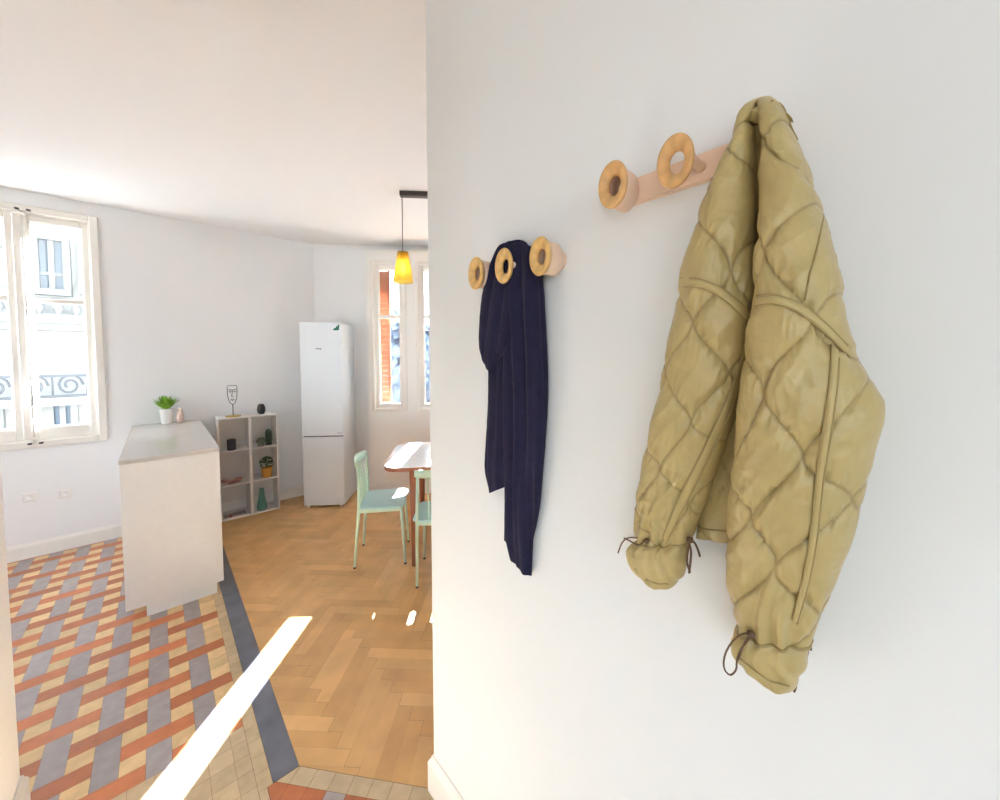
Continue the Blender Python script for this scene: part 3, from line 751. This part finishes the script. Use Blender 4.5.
def cloth_tube(Lp, Rp, xcs, bs_, nr, ncir, disp, capr=True, wall_clear=.657, zflip=False):
    """returns rows of points; disp(u_arc, v_len, phi, t)->outward offset"""
    LP, RP = lerp_poly(Lp, nr), lerp_poly(Rp, nr); rows = []; vlen = 0; prev = None; info = []
    for i in range(nr):
        t_ = i/(nr-1); xc = interp(xcs, t_); b_ = interp(bs_, t_); dl, dr = ray(*LP[i]), ray(*RP[i])
        yc, a = solve_ellipse(Vector((dl.x, dl.y)), Vector((dr.x, dr.y)), xc, b_)
        zl = H+dl.z*xc/dl.x; zr = H+dr.z*xc/dr.x; yl, yr = yc+a, yc-a
        c = Vector((xc, yc, (zl+zr)/2)); vlen += (c-prev).length if prev else 0; prev = c; row = []
        peri = PI*(a+b_); 
        for k in range(ncir):
            ph = 2*PI*k/ncir; e = .85
            cx_ = math.copysign(abs(math.sin(ph))**e, math.sin(ph)); cy_ = math.copysign(abs(math.cos(ph))**.95, math.cos(ph))
            y_ = a*cy_; x_ = -b_*cx_                       # sin>0 faces the room
            nrm = Vector((-math.sin(ph)/max(b_, .004), math.cos(ph)/max(a, .004), 0)).normalized()
            u_ = y_
            d = disp(u_, vlen, ph, t_, c.z)
            p = Vector((xc+x_, yc+y_, c.z+(zl-zr)/2*(y_/max(a, 1e-5))))+nrm*d
            p.x = min(p.x, wall_clear); row.append(p)
        rows.append(row)
    return rows
def close_rows(b_, rows, cols=None):
    n = len(rows[0])
    b_.grid(rows, True)
    for r in (rows[0], rows[-1]):
        c = sum(r, Vector())/n; b_.add(list(r)+[c], [(k, (k+1) % n, n) for k in range(n)], 0, (1, 1, 1), True)

# ---- navy scarf
M_SCARF = mat('navy_towelling', (40, 37, 60), .95, bump=.45, bscale=260, var=.14, vscale=40, spec=.12, sheen=.05)
def folds(freq, amp, seed, extra=0):
    def f(u, v, ph, t_, z):
        w_ = noise.noise(Vector((u*freq, v*2.2, seed)))
        return amp*(math.sin(u*freq*1.5+seed+2.5*noise.noise(Vector((seed, v*3, 0)))) * .55 + w_*1.0) + .0006*noise.noise(Vector((u*120, v*60, seed)))
    return f
sb = MB()
close_rows(sb, cloth_tube([(513, 247), (507, 262), (504, 300), (506, 350), (506, 400), (507, 450), (507, 500), (508, 530), (512, 560)],
                          [(524, 240), (536, 252), (543, 280), (545, 330), (547.5, 395), (545, 437), (540, 478), (536.5, 525), (533, 577)],
                          [.640, .632, .628, .630, .634, .637, .640, .643, .645], [.012, .020, .024, .024, .021, .018, .016, .013, .008], 110, 72, folds(80, .0090, 1.3)))
close_rows(sb, cloth_tube([(506, 330), (500, 400), (504, 470), (504, 539)], [(518, 330), (520, 400), (518, 470), (514, 547)], [.646, .648, .648, .648], [.008, .008, .007, .005], 60, 36, folds(90, .002, 4.4)))
close_rows(sb, cloth_tube([(500, 300), (491, 345), (489, 400), (487, 440), (486, 469), (488.5, 493)], [(520, 300), (514, 345), (512, 400), (511, 440), (510, 469), (508, 486)],
                          [.640, .642, .644, .645, .646, .647], [.014, .012, .011, .010, .009, .006], 70, 48, folds(90, .005, 2.1)))
close_rows(sb, cloth_tube([(514, 242), (500, 246), (489, 270), (482, 298), (480, 325), (480, 348), (484, 365), (490, 374)], [(524, 240), (527, 244), (526, 262), (523, 300), (518, 325), (511, 343), (501, 358), (493, 373)],
                          [.642, .638, .634, .628, .624, .622, .622, .624], [.008, .014, .020, .022, .022, .020, .015, .006], 90, 64, folds(78, .0080, 7.7)))
scarf = sb.build('scarf', M_SCARF)
tag(scarf, 'navy blue scarf hanging from the middle ring of the left rack', 'scarf')

# ---- quilted jacket
M_JACK = mat('olive_quilted_nylon', (176, 156, 102), .37, attr='Col', bump=.35, bscale=45, var=.07, vscale=25, spec=.45)
M_PIPE = mat('olive_piping', (152, 132, 84), .5)
M_CORD = mat('brown_cord', (92, 66, 44), .6)
def ridge(x): return 1-2*abs(x)
def quilt(ua, Wc, Pc, seed, amp, shear=0, gather=None, crease=None):
    """onion quilting: mirrored wave seams; u across, v down; Pc is the height of one cell"""
    def f(u, v, ph, t_, z):
        wx = u+shear*v + .010*noise.noise(Vector((u*9, v*7, seed))); uu = wx/Wc+ua; vv = v/Pc+.16*noise.noise(Vector((u*7, v*6, seed+5)))
        best = 9
        k0 = math.floor(uu)
        tri = 2*abs(2*(vv-math.floor(vv+.5)))-1; cw = .22*-tri+.78*math.cos(2*PI*vv)
        for k in (k0-1, k0, k0+1, k0+2):
            sgn = 1 if k % 2 else -1; sx = k+sgn*.49*cw; best = min(best, abs(uu-sx)*Wc*.86)
        puff = 1-math.exp(-best/.0062)
        d = amp*(puff-.6)
        rip = math.exp(-best/.013)                       # small pulls radiating from the seams
        n1 = noise.noise(Vector((u*70+v*25, v*22, seed))); n2 = noise.noise(Vector((u*24-v*14, v*9, seed+2))); n3 = noise.noise(Vector((u*130, v*40, seed+3)))
        d += .0030*rip*ridge(n3)+.0042*ridge(n2)+.0012*n1+.0008*ridge(noise.noise(Vector((u*60+v*60, v*34-u*20, seed+8))))
        if gather:
            g = max(0.0, (t_-gather[0])/(1-gather[0])); d += gather[1]*g*math.sin(u*gather[2]+3*noise.noise(Vector((u*30, v*12, seed))))
        if crease: d += crease(u, v, t_)
        return d*(.35+.65*abs(math.sin(ph))), best
    return f
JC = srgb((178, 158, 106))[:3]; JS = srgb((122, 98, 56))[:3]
jack = thing('quilted_jacket', 'olive quilted jacket hanging from the right coat rack', 'jacket', (XR, .147, 1.80)); jb = Vector((XR, .147, 1.80))
def jpart(name, Lp, Rp, xcs, bs_, nr, nc, q, label=None, endcap=True, tint=1):
    best = []
    def dd(u, v, ph, t_, z):
        d, b_ = q(u, v, ph, t_, z); best.append(b_); return d
    rows = cloth_tube(Lp, Rp, xcs, bs_, nr, nc, dd)
    b_ = MB(); b_.grid(rows, True)
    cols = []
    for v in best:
        w_ = math.exp(-(v/.0012)**2)*.6; cols.append(tuple((JC[a]*(1-w_)+JS[a]*w_)*tint for a in range(3)))  # darker towards the seams: crease shade put into the cloth colour
    for r in (rows[0], rows[-1]):
        n = len(r); c = sum(r, Vector())/n; b_.add(list(r)+[c], [(k, (k+1) % n, n) for k in range(n)], 0, (1, 1, 1), True); cols += [JC]*(n+1)
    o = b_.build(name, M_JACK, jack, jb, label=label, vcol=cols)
    return rows, o
LB = [(757, 109), (748, 118), (738, 138), (725, 166), (711, 197), (699, 228), (688, 260), (679, 300), (671, 345), (661, 390), (651, 435), (642, 480), (636, 515), (640, 541)]
LR = [(763, 108), (761, 115), (759, 132), (758, 160), (757, 190), (757, 222), (758, 260), (757, 300), (752, 340), (742, 385), (729, 430), (714, 475), (700, 515), (687, 541)]
RL = [(763, 108), (762, 117), (762, 140), (763, 175), (762, 210), (759, 250), (756, 295), (751, 335), (744, 385), (737, 440), (732, 490), (730, 540), (731, 585), (739, 624)]
RR = [(774, 107), (786, 116), (796, 136), (808, 170), (819, 203), (828, 240), (838, 275), (846, 320), (858, 360), (881, 404), (871, 460), (851, 535), (829, 598), (806, 642)]
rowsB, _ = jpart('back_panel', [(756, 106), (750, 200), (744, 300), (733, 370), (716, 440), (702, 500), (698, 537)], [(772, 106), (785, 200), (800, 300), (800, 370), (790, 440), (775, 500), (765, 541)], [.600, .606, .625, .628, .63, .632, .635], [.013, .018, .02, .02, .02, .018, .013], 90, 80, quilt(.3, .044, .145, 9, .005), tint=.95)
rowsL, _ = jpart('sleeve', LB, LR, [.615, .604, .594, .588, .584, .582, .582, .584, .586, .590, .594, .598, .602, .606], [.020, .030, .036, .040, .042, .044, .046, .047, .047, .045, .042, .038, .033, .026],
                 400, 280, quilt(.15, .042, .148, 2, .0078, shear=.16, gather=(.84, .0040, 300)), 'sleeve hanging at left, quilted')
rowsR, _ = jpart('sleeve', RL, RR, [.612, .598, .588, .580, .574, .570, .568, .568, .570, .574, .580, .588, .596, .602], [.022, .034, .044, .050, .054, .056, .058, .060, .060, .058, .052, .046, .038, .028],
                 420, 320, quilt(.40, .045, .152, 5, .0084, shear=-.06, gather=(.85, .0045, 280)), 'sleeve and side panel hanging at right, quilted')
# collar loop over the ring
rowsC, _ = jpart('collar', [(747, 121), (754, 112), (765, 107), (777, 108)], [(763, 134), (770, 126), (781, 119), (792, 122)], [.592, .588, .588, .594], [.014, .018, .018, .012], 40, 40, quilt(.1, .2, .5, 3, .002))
# cuffs: gathered below the drawstring channel
def cuff(Lp, Rp, xcs, bs_, seed):
    def q(u, v, ph, t_, z): return .0026*math.sin(u*330+seed+3*noise.noise(Vector((u*40, v*20, seed))))*(1-.5*t_)+.0012*noise.noise(Vector((u*90, v*90, seed))), 1
    return jpart('cuff', Lp, Rp, xcs, bs_, 46, 120, q)[0]
rc1 = cuff([(640, 539), (628, 545), (626, 551), (632, 566), (649, 583)], [(687, 539), (689, 547), (689, 558), (686, 572), (675, 586)], [.606, .606, .607, .608, .610], [.024, .027, .028, .026, .020], 1)
rc2 = cuff([(741, 622), (733, 631), (730, 640), (738, 657), (757, 674)], [(800, 634), (806, 646), (806, 659), (803, 672), (794, 689)], [.600, .599, .600, .602, .604], [.026, .031, .032, .029, .022], 2)
# piping laid on the surface: walk the front half of the tube rows
def on_surface(rows, px, off=.0015):
    best = None; bd = 1e9
    n = len(rows[0])
    for r in rows:
        for k in range(1, n//2):
            x, y = proj(r[k]); d = (x-px[0])**2+(y-px[1])**2
            if d < bd: bd = d; best = r[k]
    v = (Vector((0, 0, H))-best).normalized()
    return best+v*off
def smooth_path(pts, it=2):
    for _ in range(it): pts = [pts[0]]+[(pts[i-1]+pts[i]*2+pts[i+1])/4 for i in range(1, len(pts)-1)]+[pts[-1]]
    return pts
def piping(rows, px, n=26, r=.0014, off=.0008, name='seam_piping', m_=None, parent=jack, it=2):
    P = smooth_path([on_surface(rows, p, off) for p in lerp_poly(px, n)], it)
    b_ = MB(); b_.tube(P, r, 8); return b_.build(name, m_ or M_PIPE, parent, jb)
def band(rows, A, B, n=24, name='seam_band'):
    """raised fabric strip between two pixel polylines, piped along both edges"""
    pa = smooth_path([on_surface(rows, p, .002) for p in lerp_poly(A, n)]); pb = smooth_path([on_surface(rows, p, .002) for p in lerp_poly(B, n)])
    b_ = MB(); g = []
    for a, c in zip(pa, pb):
        o = (Vector((0, 0, H))-a).normalized(); g.append([a-o*.004, a+o*.0005, a*.75+c*.25+o*.002, (a+c)/2+o*.0026, a*.25+c*.75+o*.002, c+o*.0005, c-o*.004])
    b_.grid(g); o = b_.build(name, M_JACK, jack, jb, vcol=[JC]*(7*n))
    for P in (pa, pb): MB().tube([p+(Vector((0, 0, H))-p).normalized()*.0005 for p in P], .0010, 6).build('seam_piping', M_PIPE, o, jb)
    return o
band(rowsL, [(681, 278), (700, 279), (722, 288), (740, 302), (755, 318)], [(679, 287), (700, 288), (720, 297), (737, 311), (752, 326)])
band(rowsR, [(757, 296), (775, 295), (800, 303), (825, 322), (848, 346)], [(755, 306), (775, 304), (798, 312), (822, 331), (850, 357)])
band(rowsL, [(749, 332), (733, 385), (708, 440), (680, 495), (662, 538)], [(754, 334), (740, 388), (716, 444), (688, 500), (668, 540)])
band(rowsR, [(832, 345), (828, 400), (818, 460), (812, 520), (805, 570), (792, 620)], [(840, 350), (836, 402), (826, 462), (819, 522), (811, 574), (797, 625)])
piping(rowsR, [(824, 214), (818, 245), (810, 275), (805, 300)], r=.0011)
piping(rowsR, [(772, 101), (784, 106), (793, 118), (797, 140)], r=.0014, off=.002)
piping(rowsB, [(698, 527), (712, 530), (735, 531)], r=.0014)
piping(rc1, [(632, 566), (642, 577), (654, 583), (668, 584)], r=.0012)
piping(rc2, [(736, 655), (752, 668), (768, 680), (790, 686)], r=.0012)
# drawstrings
def cord(px, X, name='drawstring', r=.0012, tip=True):
    P = [wallpt(p[0], p[1], x_) for p, x_ in zip(lerp_poly(px, 24), [X[0]+(X[1]-X[0])*i/23 for i in range(24)])]
    b_ = MB(); b_.tube(P, r, 7)
    o = b_.build(name, M_CORD, jack, jb)
    return o
cord([(645, 541), (637, 538), (628, 538), (622, 543), (618, 553)], (.576, .585))
cord([(645, 541), (638, 545), (630, 541), (624, 538)], (.574, .580))
cord([(700, 557), (698, 550), (694, 542), (689, 540), (691, 552), (690, 566), (689, 573)], (.58, .59), r=.0016)
cord([(690, 540), (688, 550), (687, 562), (690, 572)], (.578, .590), r=.0016)
cord([(752, 634), (742, 634), (732, 642), (725, 655), (724, 668), (730, 675), (736, 670), (737, 660), (742, 648), (750, 638)], (.558, .566))
cord([(752, 634), (746, 640), (741, 652), (738, 660)], (.558, .560))
cord([(804, 662), (807, 656), (810, 640), (811, 650)], (.60, .61))
cord([(795, 680), (796, 686), (794, 692)], (.60, .602))
# knots of the cuffs
for px_, X in (((647, 541), .574), ((751, 634), .556), ((690, 540), .578)):
    c = wallpt(px_[0], px_[1], X); MB().lathe([(0, -.005), (.004, -.003), (.005, 0), (.004, .003), (0, .005)], c, n=12).build('knot', M_CORD, jack, jb)
# drawn-up channel bands round the sleeve ends
def ring_band(rows, i, w_=.006, name='cuff_channel'):
    r = rows[i]; b_ = MB(); b_.tube(list(r)+[r[0]], .0026, 8, cap=False); return b_.build(name, M_PIPE, jack, jb)
ring_band(rowsL, -2); ring_band(rowsR, -2)

# ---------------------------------------------------------------- outside
M_STONE = mat('pale_render', (158, 156, 150), .9, var=.06, vscale=1)
M_STONE2 = mat('pale_cornice', (132, 132, 130), .9)
M_GREYB = mat('balcony_grey', (84, 86, 90), .7)
M_CURT = mat('window_curtain', (120, 126, 130), .8)
M_BLUE = mat('blue_grey_glass', (58, 80, 96), .3)
FY = 11.5
def fp(x, y):      # point of the street facade seen at a plan direction
    d = ray(x, y); t_ = FY/d.y; return (d.x*t_, H+d.z*t_)
fb = thing('apartment_building', 'pale stone apartment building across the street beyond the left window', 'building', (-3.5, FY, -8))
bb = Vector((-3.5, FY, -8))
MB().box((-10.5, FY+.15, -8), (1.5, FY+6, 11)).build('facade', M_STONE, fb, bb)
def fwin(pxa, pya, pxb, pyb, m_, kind):
    xa, zt_ = fp(pxa, pya); xb_, zb_ = fp(pxb, pyb)
    b_ = MB(); e = .10
    for (a_, c_) in (((xa-e, FY, zb_), (xa, FY+.14, zt_)), ((xb_, FY, zb_), (xb_+e, FY+.14, zt_)), ((xa-e, FY-.01, zt_), (xb_+e, FY+.14, zt_+e)), ((xa-e, FY-.06, zb_-.12), (xb_+e, FY+.14, zb_))): b_.box(a_, c_)
    o = b_.build('window', M_STONE2, fb, bb)
    MB().box((xa, FY+.128, zb_), (xb_, FY+.139, zt_)).build('pane', m_, o, bb)
    b_ = MB(); xm_ = (xa+xb_)/2
    b_.box((xm_-.04, FY+.06, zb_), (xm_+.04, FY+.098, zt_)); b_.box((xa, FY+.066, zb_+(zt_-zb_)*.32-.03), (xb_, FY+.098, zb_+(zt_-zb_)*.32+.03)); b_.build('glazing_bar', M_STONE2, o, bb)
    if kind == 'c':
        g = []
        for k in range(40):
            s_ = k/39; g.append([Vector((xa+.08+(xb_-xa-.16)*s_*.45, FY+.115+.008*math.sin(k*1.3), z_)) for z_ in (zb_+.05, zt_-.02)])
        MB().grid(g).build('curtain', M_CURT, o, bb)
fwin(37, 238, 64, 290, M_CURT, 'c'); fwin(53, 405, 72, 440, M_BLUE, 'n'); fwin(-8, 245, 10, 290, M_CURT, 'c'); fwin(-25, 405, -4, 440, M_BLUE, 'n'); fwin(84, 248, 98, 290, M_CURT, 'c')
b = MB(); x_, z1_ = fp(60, 316); b.box((-10.5, FY-.25, z1_-.16), (1.5, FY+.16, z1_)); x_, z2_ = fp(60, 322); b.box((-10.5, FY-.12, z2_-.18), (1.5, FY+.16, z2_-.02))
x_, z3_ = fp(60, 396); b.box((-10.5, FY-.45, z3_-.16), (1.5, FY+.16, z3_)); b.build('cornice', M_STONE2, fb, bb)
def railing(y_top, y_bot, curly):
    _, za = fp(60, y_bot); _, zb_ = fp(60, y_top); b_ = MB(); yy = FY-.18 if not curly else FY-.40
    b_.box((-10.4, yy-.03, zb_-.05), (1.4, yy+.03, zb_)); b_.box((-10.4, yy-.02, za), (1.4, yy+.02, za+.03))
    x_ = -10.3
    while x_ < 1.4:
        if curly:
            c_ = [(x_+.18*math.cos(q_)*(1-q_/14), yy, (za+zb_)/2+.22*math.sin(q_)*(1-q_/14)) for q_ in [k*.6 for k in range(18)]]; b_.tube(c_, .02, 5)
            b_.tube([(x_-.22, yy, za), (x_-.22, yy, zb_)], .015, 5)
            x_ += .45
        else:
            b_.lathe([(0, za), (.05, za), (.03, za+(zb_-za)*.2), (.075, za+(zb_-za)*.45), (.03, za+(zb_-za)*.8), (.05, zb_-.05), (0, zb_-.05)], (x_, yy, 0), n=8); x_ += .24
    b_.build('balcony_railing', M_GREYB if curly else M_STONE2, fb, bb)
railing(302, 316, False); railing(374, 395, True)
# trees and a pale house beyond the window wall
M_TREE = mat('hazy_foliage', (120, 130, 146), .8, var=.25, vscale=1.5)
def tree(x, y, h, r, label, seed):
    t_ = thing('tree', label, 'tree', (x, y, -8), 0, 'trees outside the windows'); rn_ = random.Random(seed); bs = Vector((x, y, -8))
    MB().tube([(x, y, -8), (x+.2, y, -4), (x, y, h-r)], [.3, .22, .1], 8).build('trunk', mat('bark', (92, 84, 78), .9), t_, bs)
    b_ = MB()
    for k in range(3800):
        d = Vector((rn_.gauss(0, 1), rn_.gauss(0, 1), rn_.gauss(0, 1))).normalized(); rr = r*rn_.uniform(.55, 1)*(1+.25*noise.noise(d*2)); p = Vector((x, y, h-r*.9))+Vector((d.x*rr, d.y*rr, d.z*rr*1.5)); s_ = rn_.uniform(.16, .34)
        a_ = d.orthogonal().normalized()*s_; c_ = d.cross(a_).normalized()*s_*.6; a_ += Vector((0, 0, rn_.uniform(-.1, .1)))
        b_.add([p-a_, p+c_, p+a_, p-c_], [(0, 1, 2, 3)])
    b_.build('foliage', M_TREE, t_, bs)
tree(6.6, 14.6, 2.4, 1.9, 'hazy blue-green tree outside, seen past the shutter of narrow window', 1)
tree(10.4, 17.5, 2.0, 1.9, 'hazy tree outside the wider window beside the white wall', 2)

# ---------------------------------------------------------------- light
W = bpy.data.worlds.new('sky'); sc.world = W; W.use_nodes = True; nt = W.node_tree
bg = nt.nodes['Background']; tc = nt.nodes.new('ShaderNodeTexCoord'); sp = nt.nodes.new('ShaderNodeSeparateXYZ'); cr = nt.nodes.new('ShaderNodeValToRGB')
nt.links.new(tc.outputs['Generated'], sp.inputs[0]); mr = nt.nodes.new('ShaderNodeMapRange'); mr.inputs[1].default_value = -1; nt.links.new(sp.outputs['Z'], mr.inputs[0]); nt.links.new(mr.outputs[0], cr.inputs[0]); nt.links.new(cr.outputs[0], bg.inputs[0])
cr.color_ramp.elements[0].position = .42; cr.color_ramp.elements[0].color = (.58, .59, .60, 1)
cr.color_ramp.elements[1].position = .9; cr.color_ramp.elements[1].color = (.70, .83, 1, 1)
e = cr.color_ramp.elements.new(.52); e.color = (.77, .885, 1, 1)
bg.inputs[1].default_value = 4.6
sun = bpy.data.lights.new('sun', 'SUN'); so = bpy.data.objects.new('sun', sun); COL.objects.link(so)
sd = Vector((.672, .740, .495)).normalized(); so.rotation_euler = sd.to_track_quat('Z', 'Y').to_euler(); sun.energy = 165; sun.angle = math.radians(.5); sun.color = (.82, .91, 1)
def portal(name, c, nrm, w_, h_):
    l = bpy.data.lights.new(name, 'AREA'); l.shape = 'RECTANGLE'; l.size = w_*K; l.size_y = h_*K; l.cycles.is_portal = True
    o = bpy.data.objects.new(name, l); COL.objects.link(o); o.location = Vector(c)*K; o.rotation_euler = (-Vector(nrm)).to_track_quat('Z', 'Y').to_euler(); return o
for w_ in wins: portal('window_portal', WS((w_[0]+w_[1])/2, -.31, 1.72), (NN.x, NN.y, 0), w_[1]-w_[0], 1.58)
portal('window_portal', (-.75, YB+.31, 1.72), (0, -1, 0), .73, 1.7)
portal('window_portal', (-2.56, 3.2, 1.67), (1, 0, 0), 1.4, 1.55)  # portal of the added kitchen-side window
portal('window_portal', (-1.86, -1.2, 1.17), (1, 0, 0), 1.9, 2.25)  # portal of the added hall window
portal('window_portal', (-.65, -2.46, 1.17), (0, 1, 0), 1.3, 2.25)  # portal of the added rear window

sc.cycles.use_denoising = True
sc.cycles.max_bounces = 10; sc.cycles.diffuse_bounces = 7; sc.cycles.transparent_max_bounces = 12
sc.cycles.sample_clamp_indirect = 20; sc.cycles.caustics_reflective = False; sc.cycles.caustics_refractive = False
sc.view_settings.view_transform = 'Standard'; sc.view_settings.look = 'None'; sc.view_settings.gamma = 1; sc.view_settings.exposure = 0.36
sc.view_settings.use_curve_mapping = False
